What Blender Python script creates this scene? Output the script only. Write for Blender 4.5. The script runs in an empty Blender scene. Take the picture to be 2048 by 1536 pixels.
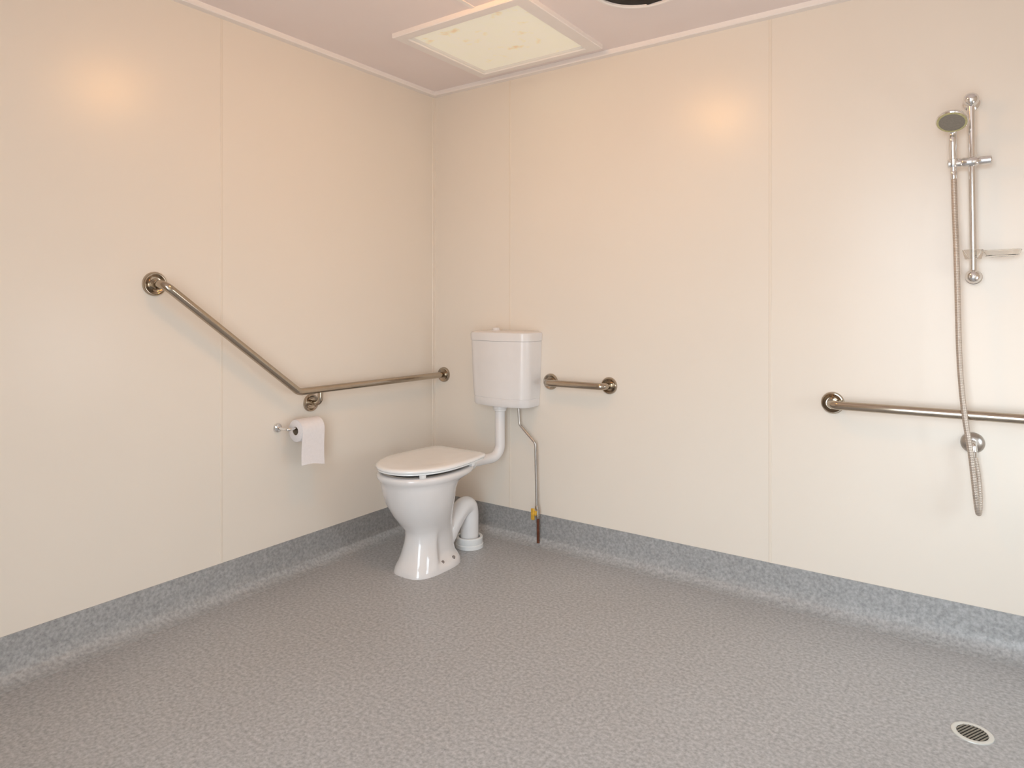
import bpy, bmesh, math
from mathutils import Vector, Matrix
PI = math.pi
scn = bpy.context.scene
col = scn.collection

# ------------------------------------------------------------------ materials
def new_mat(name):
    m = bpy.data.materials.new(name); m.use_nodes = True
    nt = m.node_tree; b = nt.nodes['Principled BSDF']
    return m, nt, b
def N(nt, t, **kw):
    n = nt.nodes.new(t)
    for k, v in kw.items():
        if k in n.inputs: n.inputs[k].default_value = v
        else: setattr(n, k, v)
    return n
def coord(nt):
    return N(nt, 'ShaderNodeTexCoord').outputs['Object']
def ramp(nt, fac, stops):
    r = N(nt, 'ShaderNodeValToRGB'); nt.links.new(fac, r.inputs['Fac'])
    e = r.color_ramp.elements
    e[0].position, e[0].color = stops[0][0], (*stops[0][1], 1)
    e[1].position, e[1].color = stops[-1][0], (*stops[-1][1], 1)
    for p, c in stops[1:-1]:
        x = e.new(p); x.color = (*c, 1)
    return r.outputs['Color']
def bump(nt, b, height, strength, dist=0.001):
    n = N(nt, 'ShaderNodeBump'); n.inputs['Strength'].default_value = strength
    n.inputs['Distance'].default_value = dist
    nt.links.new(height, n.inputs['Height']); nt.links.new(n.outputs['Normal'], b.inputs['Normal'])
def simple(name, c, rough, metal=0.0, var=0.0, vscale=20, spec=0.5, coat=0.0, bmp=0.0, bscale=60):
    m, nt, b = new_mat(name)
    b.inputs['Roughness'].default_value = rough; b.inputs['Metallic'].default_value = metal
    b.inputs['Specular IOR Level'].default_value = spec
    b.inputs['Coat Weight'].default_value = coat; b.inputs['Coat Roughness'].default_value = .08
    co = coord(nt)
    nz = N(nt, 'ShaderNodeTexNoise', Scale=vscale, Detail=3.0); nt.links.new(co, nz.inputs['Vector'])
    lo = tuple(x*(1-var) for x in c); hi = tuple(min(1, x*(1+var)) for x in c)
    nt.links.new(ramp(nt, nz.outputs['Fac'], [(.3, lo), (.7, hi)]), b.inputs['Base Color'])
    if bmp:
        n2 = N(nt, 'ShaderNodeTexNoise', Scale=bscale, Detail=2.0); nt.links.new(co, n2.inputs['Vector'])
        bump(nt, b, n2.outputs['Fac'], bmp)
    return m

WALL_C = (.83, .755, .665)
M_wall = simple('cream_wall_laminate', WALL_C, .28, var=.012, vscale=1.5, spec=.5, bmp=.10, bscale=14)
M_strip = simple('cream_joint_strip', (.81, .725, .625), .33, var=.01)
M_ceil = simple('painted_ceiling_sheet', (.91, .81, .78), .6, var=.015, vscale=3, spec=.3)
M_cornice = simple('white_painted_moulding', (.93, .87, .83), .4, var=.01)
M_china = simple('white_vitreous_china', (.80, .765, .75), .12, var=.01, coat=.5)
M_plastic = simple('white_plastic', (.80, .77, .755), .25, var=.01)
M_seat = simple('white_seat_plastic', (.88, .87, .86), .2, var=.01, coat=.5)
M_pvc = simple('white_pvc', (.80, .80, .79), .3, var=.02)
M_steel = simple('satin_stainless_steel', (.46, .395, .32), .11, metal=1.0, var=.04, vscale=40)
M_steel2 = simple('dull_steel_pipe', (.50, .47, .44), .33, metal=1.0, var=.06, vscale=50)
M_chrome = simple('polished_chrome', (.78, .78, .78), .08, metal=1.0, var=.01)
M_copper = simple('dull_copper', (.16, .055, .03), .4, metal=.7, var=.2, vscale=80)
M_brass = simple('yellow_brass', (.80, .47, .06), .35, metal=.35, var=.15, vscale=60)
M_dark = simple('black_void', (.012, .009, .007), .7, var=.2)
M_rubber = simple('dark_seal', (.05, .045, .04), .7)
M_paper = simple('white_tissue', (.84, .80, .80), .9, var=.02, vscale=90, spec=.1, bmp=.2, bscale=200)
M_card = simple('brown_card', (.25, .19, .13), .8)
M_grate = simple('dull_grate_metal', (.30, .28, .24), .4, metal=.8, var=.2, vscale=120)
M_bolt = simple('bolt_grey', (.28, .24, .22), .4, metal=.5)
M_spray = simple('grey_spray_plate', (.24, .215, .18), .5, var=.1, vscale=200)
M_scale = simple('limescale_ring', (.50, .46, .24), .6, var=.15, vscale=120)

def floor_mat(name, dark, mid, light, warm=None):
    m, nt, b = new_mat(name)
    b.inputs['Roughness'].default_value = .42; b.inputs['Specular IOR Level'].default_value = .4
    co = coord(nt)
    n1 = N(nt, 'ShaderNodeTexNoise', Scale=85.0, Detail=2.0, Roughness=.6); nt.links.new(co, n1.inputs['Vector'])
    c1 = ramp(nt, n1.outputs['Fac'], [(.30, dark), (.5, mid), (.70, light)])
    v = N(nt, 'ShaderNodeTexVoronoi', Scale=55.0); nt.links.new(co, v.inputs['Vector'])
    c2 = ramp(nt, v.outputs['Distance'], [(.05, (.45, .43, .42)), (.17, (1, 1, 1))])
    mx = N(nt, 'ShaderNodeMix', data_type='RGBA', blend_type='MULTIPLY'); mx.inputs['Factor'].default_value = .35
    nt.links.new(c1, mx.inputs['A']); nt.links.new(c2, mx.inputs['B'])
    out = mx.outputs['Result']
    # broad traffic wear
    n3 = N(nt, 'ShaderNodeTexNoise', Scale=1.3, Detail=3.0); nt.links.new(co, n3.inputs['Vector'])
    c3 = ramp(nt, n3.outputs['Fac'], [(.35, (.95, .94, .93)), (.65, (1, 1, 1))])
    m2 = N(nt, 'ShaderNodeMix', data_type='RGBA', blend_type='MULTIPLY'); m2.inputs['Factor'].default_value = 1
    nt.links.new(out, m2.inputs['A']); nt.links.new(c3, m2.inputs['B'])
    nt.links.new(m2.outputs['Result'], b.inputs['Base Color'])
    bump(nt, b, n1.outputs['Fac'], .12, .0008)
    return m
def sc(c, k): return tuple(x*k for x in c)
FL = (.425, .430, .440)
M_floor = floor_mat('speckled_safety_vinyl', sc(FL, .76), FL, sc(FL, 1.25))
CV = (.395, .40, .405)
M_cove = floor_mat('speckled_cove_vinyl', sc(CV, .78), CV, sc(CV, 1.23))

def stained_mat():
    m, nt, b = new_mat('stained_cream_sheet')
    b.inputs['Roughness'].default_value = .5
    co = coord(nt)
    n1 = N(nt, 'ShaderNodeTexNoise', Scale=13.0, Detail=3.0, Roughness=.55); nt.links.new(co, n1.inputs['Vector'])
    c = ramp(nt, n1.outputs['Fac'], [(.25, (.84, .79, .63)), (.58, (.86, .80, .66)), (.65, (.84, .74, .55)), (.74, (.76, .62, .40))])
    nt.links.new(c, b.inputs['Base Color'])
    nt.links.new(c, b.inputs['Emission Color']); b.inputs['Emission Strength'].default_value = .28   # glow added to lift the sheet, as if daylit from behind
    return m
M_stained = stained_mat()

def clear_mat():
    m, nt, b = new_mat('clear_acrylic')
    b.inputs['Base Color'].default_value = (.97, .96, .94, 1)
    b.inputs['Roughness'].default_value = .06; b.inputs['IOR'].default_value = 1.16
    b.inputs['Transmission Weight'].default_value = .97
    n = N(nt, 'ShaderNodeTexNoise', Scale=30.0); nt.links.new(coord(nt), n.inputs['Vector'])
    bump(nt, b, n.outputs['Fac'], .05)
    return m
M_clear = clear_mat()

def hose_mat():
    m, nt, b = new_mat('ribbed_hose')
    b.inputs['Metallic'].default_value = .55; b.inputs['Roughness'].default_value = .38
    co = coord(nt)
    w = N(nt, 'ShaderNodeTexWave', Scale=55.0, bands_direction='Z'); nt.links.new(co, w.inputs['Vector'])
    nt.links.new(ramp(nt, w.outputs['Fac'], [(0, (.44, .37, .31)), (1, (.62, .54, .47))]), b.inputs['Base Color'])
    bump(nt, b, w.outputs['Fac'], .5, .001)
    return m
M_hose = hose_mat()

def emit_mat(name, c, s):
    m, nt, b = new_mat(name)
    b.inputs['Base Color'].default_value = (.9, .88, .84, 1)
    b.inputs['Emission Color'].default_value = (*c, 1); b.inputs['Emission Strength'].default_value = s
    return m
LAMP = emit_mat('glowing_opal_dome', (1.0, .48, .13), 26.0)


# ------------------------------------------------------------------ mesh helpers
def link(name, bm, mat, parent=None, smooth=True, angle=35, mats=None):
    bmesh.ops.recalc_face_normals(bm, faces=bm.faces)
    me = bpy.data.meshes.new(name)
    for f in bm.faces: f.smooth = smooth
    bm.to_mesh(me); bm.free()
    if smooth: me.set_sharp_from_angle(angle=math.radians(angle))
    for mm in (mats or [mat]): me.materials.append(mm)
    o = bpy.data.objects.new(name, me); col.objects.link(o)
    if parent is not None: o.parent = parent; o.matrix_parent_inverse = parent_inv(parent)
    return o
def parent_inv(p):
    return p.matrix_basis.inverted() if p.parent is None else (parent_world(p)).inverted()
def parent_world(p):
    m = p.matrix_basis.copy()
    if p.parent: m = parent_world(p.parent) @ p.matrix_parent_inverse @ m
    return m
def struct(o): o['kind'] = 'structure'; return o
def thing(name, label, cat, loc, group=None):
    o = bpy.data.objects.new(name, None); col.objects.link(o); o.location = loc
    o.empty_display_size = .05
    tag(o, label, cat, group); return o
def tag(o, label, cat, group=None):
    o['label'] = label; o['category'] = cat
    if group: o['group'] = group
    return o

def box(bm, x0, x1, y0, y1, z0, z1, bev=0.0, seg=2):
    vs = [bm.verts.new((x, y, z)) for x in (x0, x1) for y in (y0, y1) for z in (z0, z1)]
    F = [(0,1,3,2),(4,6,7,5),(0,4,5,1),(2,3,7,6),(0,2,6,4),(1,5,7,3)]
    fs = [bm.faces.new([vs[i] for i in f]) for f in F]
    if bev:
        es = list({e for f in fs for e in f.edges})
        bmesh.ops.bevel(bm, geom=es, offset=bev, segments=seg, affect='EDGES', profile=.5)
def loft(bm, secs, cap0=True, cap1=True, closed=True):
    rows = [[bm.verts.new(p) for p in s] for s in secs]
    n = len(rows[0])
    for a, b in zip(rows, rows[1:]):
        for i in range(n if closed else n-1):
            j = (i+1) % n
            bm.faces.new((a[i], a[j], b[j], b[i]))
    if cap0: bm.faces.new(rows[0])
    if cap1: bm.faces.new(rows[-1])
    return rows
def round_path(pts, rad, seg=8):
    pts = [Vector(p) for p in pts]; out = [pts[0]]
    if not isinstance(rad, (list, tuple)): rad = [rad]*(len(pts)-2)
    for i in range(1, len(pts)-1):
        a, b, c = pts[i-1], pts[i], pts[i+1]
        d1 = (a-b); d2 = (c-b); l1, l2 = d1.length, d2.length; d1.normalize(); d2.normalize()
        ang = d1.angle(d2)
        if ang > PI-.01: out.append(b); continue
        t = min(rad[i-1]/math.tan(ang/2), l1*.49, l2*.49); r = t*math.tan(ang/2)
        p1, p2 = b+d1*t, b+d2*t
        cen = b+(d1+d2).normalized()*(r/math.sin(ang/2))
        v1, v2 = p1-cen, p2-cen
        tot = v1.angle(v2); ax = v1.cross(v2).normalized()
        for k in range(seg+1):
            out.append(cen+Matrix.Rotation(tot*k/seg, 3, ax) @ v1)
    out.append(pts[-1]); return out
def tube(bm, path, r, n=20, cap=True):
    path = [Vector(p) for p in path]; m = len(path)
    rs = r if isinstance(r, (list, tuple)) else [r]*m
    tang = []
    for i in range(m):
        t = path[min(i+1, m-1)]-path[max(i-1, 0)]; tang.append(t.normalized())
    up = Vector((0, 0, 1)) if abs(tang[0].z) < .9 else Vector((1, 0, 0))
    nx = tang[0].cross(up).normalized(); secs = []
    for i in range(m):
        nx = (nx-tang[i]*nx.dot(tang[i])).normalized(); ny = tang[i].cross(nx)
        secs.append([path[i]+(nx*math.cos(2*PI*k/n)+ny*math.sin(2*PI*k/n))*rs[i] for k in range(n)])
    loft(bm, secs, cap, cap)
def lathe(bm, prof, origin, axis, n=32, cap0=True, cap1=True):
    """prof: (radius, distance along axis)"""
    ax = Vector(axis).normalized(); o = Vector(origin)
    up = Vector((0, 0, 1)) if abs(ax.z) < .9 else Vector((1, 0, 0))
    u = ax.cross(up).normalized(); v = ax.cross(u)
    secs = [[o+ax*h+(u*math.cos(2*PI*k/n)+v*math.sin(2*PI*k/n))*max(r, 1e-5) for k in range(n)] for r, h in prof]
    loft(bm, secs, cap0, cap1)
def catmull(pts, sub=8):
    P = [Vector(p) for p in pts]; P = [P[0]*2-P[1]]+P+[P[-1]*2-P[-2]]; out = []
    for i in range(1, len(P)-2):
        a, b, c, d = P[i-1:i+3]
        for k in range(sub):
            t = k/sub
            out.append(.5*((2*b)+(c-a)*t+(2*a-5*b+4*c-d)*t*t+(3*b-a-3*c+d)*t**3))
    out.append(P[-2]); return out
def sphere_prof(r, h0, n=12):
    return [(r*math.sin(PI*k/n), h0+r-r*math.cos(PI*k/n)) for k in range(n+1)]

# ------------------------------------------------------------------ the room
RX, RY, ZC = 3.30, -3.40, 2.430     # right end, back end, ceiling
T = .10
bm = bmesh.new(); box(bm, -T, RX+T, RY-T, T, -T, 0); floor = struct(link('floor', bm, M_floor, smooth=False))
bm = bmesh.new(); box(bm, -T, RX+T, RY-T, T, ZC, ZC+T); struct(link('ceiling', bm, M_ceil, smooth=False))
bm = bmesh.new(); box(bm, -T, 0, RY-T, T, 0, ZC); struct(link('wall_left', bm, M_wall, smooth=False))
bm = bmesh.new(); box(bm, 0, RX+T, 0, T, 0, ZC); struct(link('wall_back', bm, M_wall, smooth=False))
# shower-end wall, out of frame on the right, with an unseen window added to light the shower end
WY0, WY1, WZ0, WZ1 = -.85, -.35, .60, 1.20
bm = bmesh.new()
box(bm, RX, RX+T, RY-T, WY0, 0, ZC); box(bm, RX, RX+T, WY1, 0, 0, ZC); box(bm, RX, RX+T, WY0, WY1, 0, WZ0); box(bm, RX, RX+T, WY0, WY1, WZ1, ZC)
struct(link('wall_right', bm, M_wall, smooth=False))
bm = bmesh.new()
box(bm, RX-.015, RX+T+.01, WY0-.04, WY0, WZ0-.04, WZ1+.04, .003); box(bm, RX-.015, RX+T+.01, WY1, WY1+.04, WZ0-.04, WZ1+.04, .003)
box(bm, RX-.015, RX+T+.01, WY0, WY1, WZ1, WZ1+.04, .003); box(bm, RX-.03, RX+T+.01, WY0, WY1, WZ0-.04, WZ0, .003)
box(bm, RX+.03, RX+.06, (WY0+WY1)/2-.02, (WY0+WY1)/2+.02, WZ0, WZ1, .003)
struct(link('added_window', bm, M_cornice))
# entrance wall behind the camera, with the open doorway that lets the daylight in
DX0, DX1, DZ = 1.80, 3.00, 2.18
bm = bmesh.new()
box(bm, 0, DX0, RY-T, RY, 0, ZC); box(bm, DX1, RX, RY-T, RY, 0, ZC); box(bm, DX0, DX1, RY-T, RY, DZ, ZC)
struct(link('wall_front', bm, M_wall, smooth=False))
bm = bmesh.new()
box(bm, DX0-.05, DX0, RY-T-.01, RY+.015, 0, DZ+.05, .003); box(bm, DX1, DX1+.05, RY-T-.01, RY+.015, 0, DZ+.05, .003)
box(bm, DX0, DX1, RY-T-.01, RY+.015, DZ, DZ+.05, .003)
struct(link('door_1', bm, M_cornice))

# cove skirtings (floor vinyl turned up the wall), mitred into the corner
def cove_profile():
    p = [(0.0, .150), (.0035, .150), (.0035, .066)]
    R = .064
    for k in range(1, 11):
        a = (PI/2)*k/10
        p.append((.0035+R-R*math.cos(a), .066-R*math.sin(a)+ -0.0))
    p[-1] = (p[-1][0], .0018)
    p.append((p[-1][0]+.004, 0.0)); p.append((0.0, 0.0)); return p
cp = cove_profile()
bm = bmesh.new(); loft(bm, [[(d, -d, z) for d, z in cp], [(d, RY, z) for d, z in cp]])
struct(link('baseboard_left', bm, M_cove, angle=50))
bm = bmesh.new(); loft(bm, [[(d, -d, z) for d, z in cp], [(RX, -d, z) for d, z in cp]])
struct(link('baseboard_back', bm, M_cove, angle=50))
# ceiling moulding
mp = [(0, 2.406), (.030, 2.4075), (.033, 2.4105), (.032, 2.43), (0, 2.43)]
bm = bmesh.new(); loft(bm, [[(d, -d, z) for d, z in mp], [(d, RY, z) for d, z in mp]])
struct(link('trim_1', bm, M_cornice, angle=25))
bm = bmesh.new(); loft(bm, [[(d, -d, z) for d, z in mp], [(RX, -d, z) for d, z in mp]])
struct(link('trim_2', bm, M_cornice, angle=25))
# joint strips between the wall sheets
def strip_prof(w=.0065, t=.0014):
    return [(-w, 0), (-w+.0015, t), (w-.0015, t), (w, 0)]
bm = bmesh.new(); loft(bm, [[(t, -1.316+s, z) for s, t in strip_prof()] for z in (.150, 2.407)])
struct(link('trim_3', bm, M_strip, angle=10))
bm = bmesh.new(); loft(bm, [[(.533+s, -t, z) for s, t in strip_prof()] for z in (.150, 2.407)])
struct(link('trim_4', bm, M_strip, angle=10))
bm = bmesh.new(); loft(bm, [[(1.859+s, -t, z) for s, t in strip_prof()] for z in (.150, 2.407)])
struct(link('trim_5', bm, M_strip, angle=10))
bm = bmesh.new(); loft(bm, [[(0, 0, z), (.015, 0, z), (.0135, -.002, z), (.004, -.004, z), (.002, -.0135, z), (0, -.015, z)] for z in (.150, 2.407)])
struct(link('trim_6', bm, M_strip, angle=10))
# ceiling joint strip running from the framed panel towards the door
bm = bmesh.new(); box(bm, .876, .896, RY, -.755, 2.4265, 2.4305, .001, 1); struct(link('trim_7', bm, M_cornice))

# ------------------------------------------------------------------ framed ceiling panel
PX0, PX1, PY0, PY1 = .425, 1.135, -.757, -.105
IX0, IX1, IY0, IY1 = .474, 1.068, -.703, -.145
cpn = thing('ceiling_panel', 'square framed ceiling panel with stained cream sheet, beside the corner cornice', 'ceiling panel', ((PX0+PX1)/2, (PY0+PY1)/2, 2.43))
bm = bmesh.new()
zb, zt, b = 2.409, 2.4302, .003
def rect(x0, x1, y0, y1, z): return [(x0, y0, z), (x1, y0, z), (x1, y1, z), (x0, y1, z)]
loft(bm, [rect(PX0, PX1, PY0, PY1, zt), rect(PX0, PX1, PY0, PY1, zb+b), rect(PX0+b, PX1-b, PY0+b, PY1-b, zb),
          rect(IX0-b, IX1+b, IY0-b, IY1+b, zb), rect(IX0, IX1, IY0, IY1, zb+b), rect(IX0, IX1, IY0, IY1, zt)], False, False)
link('panel_frame', bm, M_cornice, cpn, angle=20)
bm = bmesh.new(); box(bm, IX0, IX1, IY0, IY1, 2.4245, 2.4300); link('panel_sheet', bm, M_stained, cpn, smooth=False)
bm = bmesh.new()
w, g = .011, .0005
loft(bm, [rect(IX0, IX1, IY0, IY1, 2.4245), rect(IX0, IX1, IY0, IY1, 2.4165), rect(IX0+w*.3, IX1-w*.3, IY0+w*.3, IY1-w*.3, 2.4160), rect(IX0+w, IX1-w, IY0+w, IY1-w, 2.4245)], False, False)
link('panel_bead', bm, simple('white_glazing_bead', (.88, .85, .79), .4), cpn, angle=20)

# ------------------------------------------------------------------ ceiling exhaust fan (only its near rim shows)
FX, FY = 1.522, -.546
fan = thing('exhaust_fan', 'round dark exhaust fan with pale rim set in the ceiling', 'fan', (FX, FY, 2.43))
bm = bmesh.new()
lathe(bm, [(.188, 0), (.188, -.006), (.182, -.012), (.172, -.013), (.167, -.010), (.165, 0)], (FX, FY, 2.4302), (0, 0, 1), 64, False, False)
link('rim', bm, M_cornice, fan)
bm = bmesh.new(); lathe(bm, [(.166, -.001), (.166, -.0035)], (FX, FY, 2.4302), (0, 0, 1), 64); link('housing', bm, M_dark, fan)
bm = bmesh.new()
lathe(bm, [(.04, -.003), (.04, -.010), (.03, -.012)], (FX, FY, 2.4302), (0, 0, 1), 32); link('hub', bm, M_dark, fan)
for k in range(5):
    a = 2*PI*k/5+.3
    bm = bmesh.new()
    secs = []
    for rr, wd in ((.035, .02), (.08, .035), (.13, .045), (.158, .04)):
        c, s = math.cos(a), math.sin(a); e = Vector((c, s, 0)); t = Vector((-s, c, 0))
        o = Vector((FX, FY, 2.4245))+e*rr
        secs.append([o+t*wd+Vector((0, 0, -.0025)), o+t*wd+Vector((0, 0, -.0035)), o-t*wd+Vector((0, 0, .0015)), o-t*wd+Vector((0, 0, .0022))])
    loft(bm, secs); link('fan_blade', bm, M_dark, fan)

# ceiling lamp: it lights the room and makes the two glints on the walls (itself just above the frame)
lx, ly = 1.262, -1.213
lamp = thing('ceiling_light', 'round opal dome ceiling light in the middle of the ceiling', 'ceiling light', (lx, ly, 2.43))
bm = bmesh.new(); lathe(bm, [(.15, 0), (.15, -.02), (.145, -.025)], (lx, ly, 2.4302), (0, 0, 1), 48); link('base', bm, M_cornice, lamp)
bm = bmesh.new(); lathe(bm, [(.138*math.cos(PI/2*k/10), -.024-.105*math.sin(PI/2*k/10)) for k in range(11)], (lx, ly, 2.4302), (0, 0, 1), 48); link('diffuser', bm, LAMP, lamp)

# ------------------------------------------------------------------ grab rails
RT = .0165
def flange(parent, o, ax, r=.041):
    bm = bmesh.new()
    lathe(bm, [(r, 0), (r, .005), (r*.97, .0095), (r*.91, .0125), (r*.84, .0130), (r*.77, .0115), (r*.66, .0075), (r*.56, .0060), (RT+.0035, .0060), (RT+.002, .0085), (RT, .0085)], o, ax, 36)
    return link('flange', bm, M_steel, parent)
# long cranked rail on the left wall
gr = thing('grab_rail', 'long cranked steel grab rail on the left wall, sloping then level to the corner', 'grab rail', (0, -.986, .834), None)
X0 = .072
bm = bmesh.new()
tube(bm, round_path([(0, -1.592, 1.298), (X0, -1.592, 1.298), (X0, -.986, .830), (X0+.004, 0, .826)], [.045, .05], 10), RT, 24)
link('rail_tube', bm, M_steel, gr)
bm = bmesh.new()
tube(bm, round_path([(0, -.866, .762), (X0, -.866, .766), (X0, -.866, .828)], .03, 8), .0125, 20)
link('support_stem', bm, M_steel, gr)
flange(gr, (0, -1.592, 1.300), (1, 0, 0), .046); flange(gr, (0, -.866, .762), (1, 0, 0), .041); flange(gr, (X0+.004, 0, .826), (0, -1, 0), .042)
# short rail beside the cistern
gr = thing('grab_rail', 'short straight steel grab rail on the wall right of the cistern', 'grab rail', (.952, 0, .832))
bm = bmesh.new()
tube(bm, round_path([(.788, 0, .832), (.788, -.062, .832), (1.117, -.062, .834), (1.117, 0, .834)], .03, 8), RT, 24)
link('rail_tube', bm, M_steel, gr)
flange(gr, (.788, 0, .832), (0, -1, 0)); flange(gr, (1.117, 0, .834), (0, -1, 0))
# long rail under the shower
gr = thing('grab_rail', 'straight steel grab rail behind the hanging shower hose', 'grab rail', (2.097, 0, .835))
bm = bmesh.new()
tube(bm, round_path([(2.097, 0, .834), (2.097, -.07, .834), (3.0, -.07, .838), (3.0, 0, .838)], .035, 8), RT, 24)
link('rail_tube', bm, M_steel, gr)
flange(gr, (2.097, 0, .834), (0, -1, 0), .043); flange(gr, (3.0, 0, .838), (0, -1, 0), .043)

# ------------------------------------------------------------------ toilet
TX = .455
def egg(a, yf, yb, n, z, K=72, rear=1.0, step=None):
    yc = (yf+yb)/2; o = []
    for k in range(K):
        t = 2*PI*k/K; c, s = math.cos(t), math.sin(t)
        u = a*math.copysign(abs(c)**(2/n), c)
        y = yc+(yb-yc)*math.copysign(abs(s)**(2/n), s)
        if step is not None and y > step:
            u *= rear+(1-rear)*max(0, 1-(y-step)/.02)
        o.append((TX+u, y, z))
    return o
toilet = thing('toilet', 'white ceramic toilet with closed lid standing in the corner', 'toilet', (TX, -.55, 0))
bm = bmesh.new()
St = -.585
loft(bm, [egg(.113, -.720, -.388, 3.0, 0), egg(.113, -.720, -.388, 3.0, .006), egg(.109, -.714, -.392, 3.0, .022),
          egg(.105, -.708, -.394, 2.9, .036, rear=.92, step=St), egg(.101, -.701, -.396, 2.8, .050, rear=.74, step=St),
          egg(.094, -.690, -.400, 2.6, .080, rear=.72, step=St), egg(.085, -.675, -.405, 2.5, .130, rear=.78, step=St),
          egg(.083, -.671, -.41, 2.4, .165, rear=.88, step=St), egg(.086, -.677, -.42, 2.3, .190), egg(.100, -.703, -.43, 2.3, .222),
          egg(.123, -.737, -.437, 2.2, .265), egg(.145, -.766, -.44, 2.2, .320), egg(.157, -.784, -.435, 2.2, .375),
          egg(.163, -.791, -.42, 2.2, .405), egg(.167, -.796, -.385, 2.2, .421), egg(.176, -.803, -.338, 2.25, .431),
          egg(.182, -.808, -.318, 2.3, .440), egg(.184, -.811, -.313, 2.3, .450), egg(.182, -.809, -.315, 2.3, .459),
          egg(.174, -.800, -.325, 2.3, .4635), egg(.150, -.775, -.37, 2.2, .464), egg(.142, -.767, -.40, 2.2, .455),
          egg(.138, -.760, -.41, 2.2, .42), egg(.115, -.73, -.45, 2.2, .33), egg(.05, -.64, -.53, 2.0, .26)])
# trapway: from the foot up over the bend and down into the floor collar
path = catmull([(TX, -.500, .045), (TX, -.440, .080), (TX, -.385, .142), (TX, -.335, .190), (TX, -.290, .214), (TX, -.256, .206), (TX, -.243, .170), (TX, -.243, .110), (TX, -.243, .020)], 6)
tube(bm, path, .0455, 28)
pan = link('pan', bm, M_china, toilet, angle=60)
bm = bmesh.new()   # horn at the back that takes the flush pipe
lathe(bm, [(.045, 0), (.042, .03), (.036, .05)], (TX, -.345, .440), (0, 1, -.12), 28); link('inlet_horn', bm, M_china, toilet)
# seat and lid
def lidshape(W, y0, L, z, wb, K=40, drop=0.0):
    o = []; side = []
    for i in range(K+1):
        t = .5*(1-math.cos(PI*i/K))
        if t < .5:
            w = wb+(W-wb)*(1-((.5-t)/.5)**2); c = .035/L
            if t < c: w -= .03*(1-math.sqrt(max(0, 1-((c-t)/c)**2)))
        else:
            w = W*max(0, 1-((t-.5)/.5)**2.15)**(1/2.15)
        side.append((w, t*L))
    for w, v in side: o.append((TX+w, y0-v, z))
    for w, v in reversed(side[:-1]): o.append((TX-w, y0-v, z))
    return o
YB, LL = -.303, .517
bm = bmesh.new()
loft(bm, [lidshape(.178, YB-.012, LL-.026, .4790, .150), lidshape(.184, YB-.006, LL-.012, .4805, .156), lidshape(.184, YB-.006, LL-.012, .4855, .156), lidshape(.181, YB-.008, LL-.017, .4875, .154)])
link('seat', bm, M_seat, toilet, angle=60)
bm = bmesh.new()
loft(bm, [lidshape(.186, YB-.002, LL-.004, .4890, .158), lidshape(.191, YB, LL, .4915, .161), lidshape(.191, YB, LL, .4985, .161), lidshape(.187, YB-.003, LL-.008, .5035, .158),
          lidshape(.175, YB-.015, LL-.032, .5065, .148), lidshape(.12, YB-.07, LL-.16, .5095, .10), lidshape(.05, YB-.18, LL-.36, .5105, .03)])
link('lid', bm, M_seat, toilet, angle=60)
for (bx, by) in ((TX+.130, -.730), (TX-.130, -.730), (TX+.155, -.42), (TX-.155, -.42)):
    bm = bmesh.new(); box(bm, bx-.011, bx+.011, by-.011, by+.011, .4630, .4795, .002); link('seat_buffer', bm, M_seat, toilet)
for sx in (-1, 1):
    bm = bmesh.new(); lathe(bm, sphere_prof(.013, -.013), (TX+sx*.075, -.317, .482), (1, 0, 0), 20); box(bm, TX+sx*.075-.012, TX+sx*.075+.012, -.33, -.318, .46, .484, .002)
    link('hinge', bm, M_seat, toilet)
for by in (-.555, -.478):
    for sx in (-1, 1):
        bm = bmesh.new(); lathe(bm, [(.0075, -.01), (.0075, .003), (.005, .006)], (TX+sx*.093, by, .037), (sx*.35, 0, 1), 16)
        b_ = link('floor_bolt', bm, M_bolt, toilet); b_['label'] = 'dark floor screw head'
bm = bmesh.new()
lathe(bm, [(.070, 0), (.070, .018), (.066, .022), (.067, .024), (.067, .050), (.064, .054), (.056, .054), (.053, .050), (.053, .012)], (TX, -.243, .001), (0, 0, 1), 48, True, True)
o = link('pan_collar', bm, M_pvc, toilet, angle=30); o['label'] = 'white plastic drain collar at the floor'

# ------------------------------------------------------------------ cistern
CXc = .547
cist = thing('toilet_cistern', 'white plastic cistern on the wall above the toilet', 'cistern', (CXc, 0, .70))
def cis(hw, d, z, rc=.055, bow=.018, K=10):
    # back on the wall, bowed front, rounded front corners
    o = [(CXc-hw, -.002, z)]
    for k in range(K+1):
        a = PI/2*k/K; o.append((CXc-hw+rc-rc*math.cos(a), -(d-bow-rc)-rc*math.sin(a), z))
    m = 12
    for k in range(1, m):
        t = -1+2*k/m; o.append((CXc+(hw-rc)*t, -(d-bow)-bow*(1-t*t), z))
    for k in range(K+1):
        a = PI/2*(1-k/K); o.append((CXc+hw-rc+rc*math.cos(a), -(d-bow-rc)-rc*math.sin(a), z))
    o.append((CXc+hw, -.002, z)); return o
bm = bmesh.new()
loft(bm, [cis(.160, .138, .7005), cis(.169, .150, .7035), cis(.1725, .154, .711), cis(.1735, .155, .741), cis(.1725, .1535, .7425), cis(.1725, .1535, .7445), cis(.1745, .1555, .746),
          cis(.180, .160, .86), cis(.185, .164, 1.025), cis(.185, .164, 1.0355)])
link('tank', bm, M_plastic, cist, angle=40)
bm = bmesh.new()
loft(bm, [cis(.1835, .1625, 1.0355), cis(.1875, .1665, 1.0375), cis(.1885, .1675, 1.070), cis(.1865, .1655, 1.078), cis(.180, .159, 1.0825), cis(.165, .144, 1.0845), cis(.10, .10, 1.087, .03)])
link('tank_lid', bm, M_plastic, cist, angle=40)
bm = bmesh.new()
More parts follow.
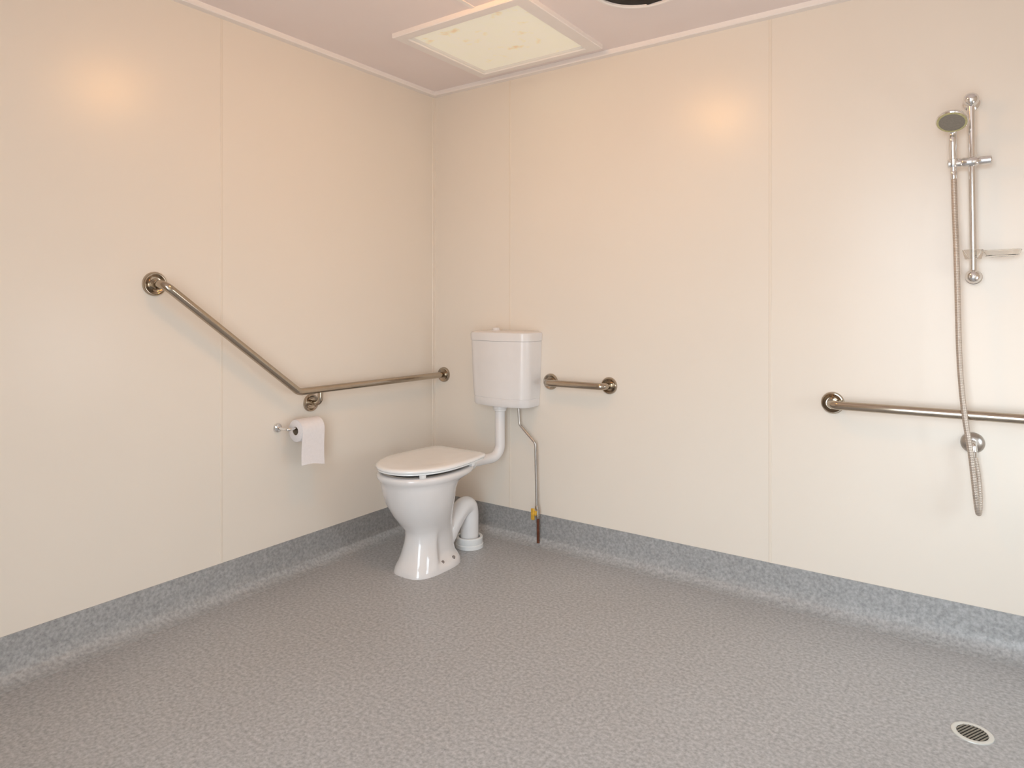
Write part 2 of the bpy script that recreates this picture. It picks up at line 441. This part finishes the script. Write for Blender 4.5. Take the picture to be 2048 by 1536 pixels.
lathe(bm, [(.024, 0), (.024, .004), (.019, .006), (.019, .014), (.017, .018), (.008, .0195)], (.505, -.085, 1.084), (0, 0, 1), 28); link('flush_button', bm, M_plastic, cist)

# flush pipe
PXf, PYf = .530, -.085
fp = thing('flush_pipe', 'white plastic flush pipe bending from the cistern down to the toilet', 'pipe', (PXf, PYf, .42))
bm = bmesh.new(); tube(bm, round_path([(PXf, PYf, .694), (PXf, PYf, .436), (.468, -.285, .430)], .062, 12), .0262, 28); link('pipe', bm, M_plastic, fp)
bm = bmesh.new(); lathe(bm, [(.036, 0), (.036, -.014), (.033, -.017), (.033, -.024), (.029, -.027)], (PXf, PYf, .699), (0, 0, 1), 32); link('pipe_nut', bm, M_plastic, fp)
bm = bmesh.new()
d = Vector((.468-PXf, -.285-PYf, -.006)).normalized()
lathe(bm, [(.028, 0), (.034, .008), (.036, .03), (.033, .05)], Vector((.468, -.285, .430))-d*.045, d, 28); link('connector_sleeve', bm, M_pvc, fp)

# water supply: copper tail, brass stop valve, steel tube
wp = thing('water_supply_pipe', 'thin steel water pipe with brass stop valve below the cistern', 'pipe', (.742, -.045, 0))
bm = bmesh.new(); tube(bm, round_path([(.622, -.05, .702), (.628, -.05, .607), (.727, -.05, .520), (.735, -.05, .200)], .03, 8), .0066, 16); link('supply_tube', bm, M_steel2, wp)
bm = bmesh.new(); tube(bm, [(.742, -.05, .150), (.743, -.050, .02)], .0075, 16); o = link('copper_tail', bm, M_copper, wp); o['label'] = 'dark copper pipe end rising out of the floor'
bm = bmesh.new()
lathe(bm, [(.008, 0), (.0105, .004), (.0105, .016), (.008, .019), (.0125, .022), (.0125, .042), (.008, .046), (.0105, .049), (.0105, .062), (.007, .066)], (.741, -.05, .142), (-.08, 0, 1), 24)
valve = link('stop_valve', bm, M_steel2, wp)
bm = bmesh.new()
lathe(bm, [(.006, 0), (.006, .012)], (.738, -.06, .178), (0, -1, 0), 14); box(bm, .718, .738, -.082, -.071, .140, .198, .004); box(bm, .734, .750, -.080, -.072, .164, .188, .003)
o = link('valve_handle', bm, M_brass, valve); o['label'] = 'yellow brass valve lever'

# ------------------------------------------------------------------ toilet roll holder and roll
RXr, RZ = .070, .657
h = thing('toilet_roll_holder', 'small chrome toilet roll holder fixed to the left wall', 'toilet roll holder', (0, -1.048, .672))
bm = bmesh.new(); lathe(bm, [(.021, 0), (.021, .004), (.018, .009), (.009, .012)], (0, -1.048, .671), (1, 0, 0), 28); link('wall_plate', bm, M_chrome, h)
bm = bmesh.new(); tube(bm, round_path([(.004, -1.048, .671), (RXr, -1.044, .668), (RXr, -.868, .668)], .014, 8), .0065, 16); link('arm', bm, M_chrome, h)
bm = bmesh.new(); lathe(bm, sphere_prof(.0095, -.0095), (RXr, -.866, .668), (0, 1, 0), 16); link('end_knob', bm, M_chrome, h)
roll = thing('toilet_roll', 'white toilet roll with a loose sheet hanging down, below the cranked rail', 'toilet roll', (RXr, -.94, RZ-.05))
Y0r, Y1r, RR = -1.003, -.882, .050
bm = bmesh.new()
lathe(bm, [(.019, 0), (RR-.003, 0), (RR, .003), (RR, .118), (RR-.003, .121), (.019, .121), (.019, 0)], (RXr, Y0r, RZ), (0, 1, 0), 56, False, False)
link('paper_roll', bm, M_paper, roll, angle=50)
bm = bmesh.new(); lathe(bm, [(.0188, .001), (.0188, .120), (.0178, .120), (.0178, .001), (.0188, .001)], (RXr, Y0r, RZ), (0, 1, 0), 32, False, False); link('card_core', bm, M_card, roll)
bm = bmesh.new()
pts = []
for k in range(9):
    a = math.radians(100-100*k/8); pts.append((RXr+(RR+.001)*math.cos(a), RZ+(RR+.001)*math.sin(a)))
for k in range(1, 13):
    t = k/12; pts.append((RXr+RR+.001-.004*math.sin(t*PI)+.004*t, RZ-.157*t))
secs = []
for i, (x, z) in enumerate(pts):
    e = max(0, (i-8)/12)
    ya, yb = Y0r+.0005-.010*e, Y1r-.0005-.004*e
    z2 = z+.012*e
    secs.append([(x, ya, z2), (x, (ya+yb)/2, z2-.001*e), (x, yb, z-.004*e), (x+.0012, yb, z-.004*e), (x+.0012, (ya+yb)/2, z2-.001*e), (x+.0012, ya, z2)])
loft(bm, secs); link('hanging_sheet', bm, M_paper, roll, angle=60)

# ------------------------------------------------------------------ shower
sr = thing('shower_rail', 'vertical steel shower slide rail with chrome ball ends and sliding clamp', 'shower rail', (2.553, 0, 1.34))
YR = -.058
bm = bmesh.new(); tube(bm, [(2.549, YR, 1.934), (2.556, YR, 1.320)], .0110, 24); link('rail_bar', bm, M_chrome, sr)
for (kx, kz) in ((2.549, 1.936), (2.556, 1.319)):
    bm = bmesh.new()
    lathe(bm, [(.026, 0), (.026, .006), (.022, .010), (.015, .014), (.015, .030)], (kx, 0, kz), (0, -1, 0), 28)
    lathe(bm, sphere_prof(.0245, 0, 16), (kx, YR+.0245-.004, kz), (0, -1, 0), 28)
    link('ball_bracket', bm, M_chrome, sr)
bm = bmesh.new()
lathe(bm, [(.013, 0), (.0158, .003), (.0158, .037), (.0140, .041), (.0168, .046), (.0168, .084), (.0130, .090), (.0145, .096), (.0145, .125), (.012, .128)], (2.481, YR-.006, 1.7185), (1, 0, .015), 28)
cl = link('sliding_clamp', bm, M_chrome, sr)
bm = bmesh.new(); lathe(bm, [(.0150, 0), (.0165, .002), (.0178, .026), (.0165, .028)], (2.497, YR-.006, 1.706), (0, -.04, 1), 24); link('holder_cup', bm, M_chrome, cl)

YH = YR-.006
hs = thing('hand_shower', 'chrome hand shower with grey spray face clipped on the slide rail', 'hand shower', (2.497, YH, 1.69))
hc = Vector((2.4955, -.121, 1.8560)); hn = Vector((-.06, -.55, -.83)).normalized()
he = Vector((0, -.83, .55)).normalized()
bm = bmesh.new()
tube(bm, catmull([(2.4975, YH+.001, 1.688), (2.497, YH-.001, 1.72), (2.4955, YH-.003, 1.765), (2.4955, YH-.006, 1.798), tuple(hc-he*.058+Vector((0, .006, .002))), tuple(hc-he*.030-hn*.016)], 5), [.0098+.0032*min(1, k/12) for k in range(26)], 20)
link('handle', bm, M_chrome, hs)
bm = bmesh.new(); lathe(bm, [(.012, -.024), (.030, -.020), (.043, -.012), (.0485, -.003), (.0485, .002), (.046, .005)], hc, hn, 40); head = link('spray_head', bm, M_chrome, hs)
bm = bmesh.new(); lathe(bm, [(.0455, .0048), (.0455, .0062), (.039, .0066), (.039, .0048)], hc, hn, 40, False, False); o = link('spray_ring', bm, M_scale, head); o['label'] = 'yellowish ring around the spray face'
bm = bmesh.new(); lathe(bm, [(.0392, .0045), (.0392, .006), (.02, .0072), (.0, .0075)], hc, hn, 40, False, False); o = link('spray_face', bm, M_spray, head); o['label'] = 'grey spray face'

hose = thing('shower_hose', 'long ribbed shower hose hanging over the steel rail in a loop', 'shower hose', (2.56, -.07, .49))
bm = bmesh.new()
pth = catmull([(2.4985, YH, 1.680), (2.502, YR-.016, 1.55), (2.507, -.092, 1.414), (2.511, -.096, 1.25), (2.5155, -.100, 1.062), (2.523, -.104, .930), (2.5325, -.106, .832), (2.5415, -.107, .765), (2.549, -.106, .710), (2.556, -.100, .640), (2.5635, -.092, .560), (2.568, -.083, .515), (2.571, -.072, .499), (2.573, -.060, .510), (2.5735, -.051, .555), (2.569, -.046, .620), (2.562, -.045, .670), (2.5565, -.045, .690)], 10)
tube(bm, pth, .0090, 16); link('hose_tube', bm, M_hose, hose)
bm = bmesh.new(); lathe(bm, [(.0085, 0), (.0105, .006), (.0105, .028), (.0085, .034)], (2.4985, YH, 1.660), (-.01, 0, 1), 20); link('hose_nut', bm, M_chrome, hose)
bm = bmesh.new(); lathe(bm, [(.0085, 0), (.0115, .004), (.0115, .022), (.009, .025)], (2.5565, -.045, .684), (-.02, 0, 1), 20); link('hose_nut', bm, M_chrome, hose)

wo = thing('water_outlet', 'round chrome shower outlet on the wall just below the steel rail', 'outlet', (2.553, 0, .73))
bm = bmesh.new(); lathe(bm, [(.037, 0), (.037, .004), (.034, .010), (.024, .017), (.015, .021)], (2.553, 0, .730), (0, -1, 0), 36); link('cover_plate', bm, M_steel2, wo)
bm = bmesh.new(); tube(bm, round_path([(2.553, -.015, .730), (2.554, -.045, .730), (2.5562, -.045, .708)], .016, 8), .0125, 20); link('elbow', bm, M_chrome, wo)

sd = thing('soap_dish', 'clear plastic soap dish clipped to the lower end of the slide rail', 'soap dish', (2.62, YR, 1.38))
bm = bmesh.new()
lathe(bm, [(.0125, 0), (.024, 0), (.031, .028), (.031, .032), (.027, .032), (.0125, .006)], (2.5548, YR, 1.380), (0, 0, 1), 32, False, False)
link('rail_clip', bm, M_clear, sd)
def oval(ax, ay, z, K=40): return [(2.637+ax*math.cos(2*PI*k/K), YR-.008+ay*math.sin(2*PI*k/K), z+.0008*math.cos(2*PI*k/K)) for k in range(K)]
bm = bmesh.new()
loft(bm, [oval(.030, .022, 1.384), oval(.046, .034, 1.388), oval(.053, .041, 1.403), oval(.055, .043, 1.407), oval(.0535, .0415, 1.408), oval(.050, .038, 1.404), oval(.043, .031, 1.391), oval(.028, .020, 1.387)])
link('dish', bm, M_clear, sd)

# ------------------------------------------------------------------ floor drain
fd = thing('floor_drain', 'round floor drain with pale rim and dark slotted grate', 'drain', (2.561, -.583, 0))
dc = Vector((2.561, -.583, 0))
bm = bmesh.new(); lathe(bm, [(.052, 0), (.0515, .0028), (.049, .004), (.041, .0035), (.0385, .0022), (.0385, 0)], dc, (0, 0, 1), 56, False, False); link('rim', bm, simple('pale_rim', (.72, .72, .68), .3, metal=.3), fd)
bm = bmesh.new(); lathe(bm, [(.0386, 0), (.0386, .0012)], dc, (0, 0, 1), 48); link('grate_recess', bm, M_dark, fd)
bm = bmesh.new()
for k in range(-4, 5):
    yy = k*.0082; L = math.sqrt(max(0, .0385**2-yy**2))
    a = math.radians(-8)
    if L > .006: 
        box(bm, -L, L, yy-.0024, yy+.0024, .001, .0030, .0006, 1)
bmesh.ops.rotate(bm, verts=bm.verts, cent=(0, 0, 0), matrix=Matrix.Rotation(math.radians(62), 3, 'Z'))
bmesh.ops.translate(bm, verts=bm.verts, vec=dc)
link('grate_bars', bm, M_grate, fd)

# ------------------------------------------------------------------ light
w = bpy.data.worlds.new('daylight'); scn.world = w; w.use_nodes = True
bg = w.node_tree.nodes['Background']; bg.inputs['Strength'].default_value = 5.6
wn = w.node_tree
tc = wn.nodes.new('ShaderNodeTexCoord'); sx = wn.nodes.new('ShaderNodeSeparateXYZ'); wn.links.new(tc.outputs['Generated'], sx.inputs[0])
mr = wn.nodes.new('ShaderNodeMapRange'); mr.inputs['From Min'].default_value = -.12; mr.inputs['From Max'].default_value = .06
wn.links.new(sx.outputs['Z'], mr.inputs['Value'])
wc = ramp(wn, mr.outputs['Result'], [(0, (1.0, 1.0, 1.0)), (1, (.78, .91, 1.0))])   # pale sunlit paving below the horizon, sky above
wn.links.new(wc, bg.inputs['Color'])
ms = wn.nodes.new('ShaderNodeMapRange'); ms.inputs['To Min'].default_value = 4.6; ms.inputs['To Max'].default_value = 8.6
wn.links.new(mr.outputs['Result'], ms.inputs['Value']); wn.links.new(ms.outputs['Result'], bg.inputs['Strength'])
pl = bpy.data.lights.new('doorway_portal', 'AREA'); pl.shape = 'RECTANGLE'; pl.size = DX1-DX0; pl.size_y = DZ
pl.cycles.is_portal = True
po = bpy.data.objects.new('doorway_portal', pl); col.objects.link(po)
po.location = ((DX0+DX1)/2, RY-T*.5, DZ/2); po.rotation_euler = (math.radians(90), 0, 0)   # faces into the room (+y)
wl = bpy.data.lights.new('added_window_portal', 'AREA'); wl.shape = 'RECTANGLE'; wl.size = WZ1-WZ0; wl.size_y = WY1-WY0  # portal in the added window opening
wl.cycles.is_portal = True
wo_ = bpy.data.objects.new('added_window_portal', wl); col.objects.link(wo_)
wo_.location = (RX+T*.5, (WY0+WY1)/2, (WZ0+WZ1)/2); wo_.rotation_euler = (0, math.radians(90), 0)   # faces -x
# (an area light shines along its -Z; +90 deg about X turns -Z into +Y)

# ------------------------------------------------------------------ camera
cd = bpy.data.cameras.new('camera'); co = bpy.data.objects.new('camera', cd); col.objects.link(co)
F_PX, YAW, CX, CY, Y0 = 1350.5, 0.613961, 2.597347, 2.910003, 609.94
cd.sensor_fit = 'HORIZONTAL'; cd.sensor_width = 36.0; cd.lens = 36.0*F_PX/2048
co.location = (CX, -CY, 1.22); co.rotation_euler = (PI/2, 0, YAW)
cd.shift_y = (Y0-768)/2048
cd.clip_start = .02
scn.camera = co
scn.view_settings.view_transform = 'Standard'; scn.view_settings.look = 'None'
scn.view_settings.gamma = 1.0; scn.view_settings.use_curve_mapping = False
scn.view_settings.exposure = 0.0
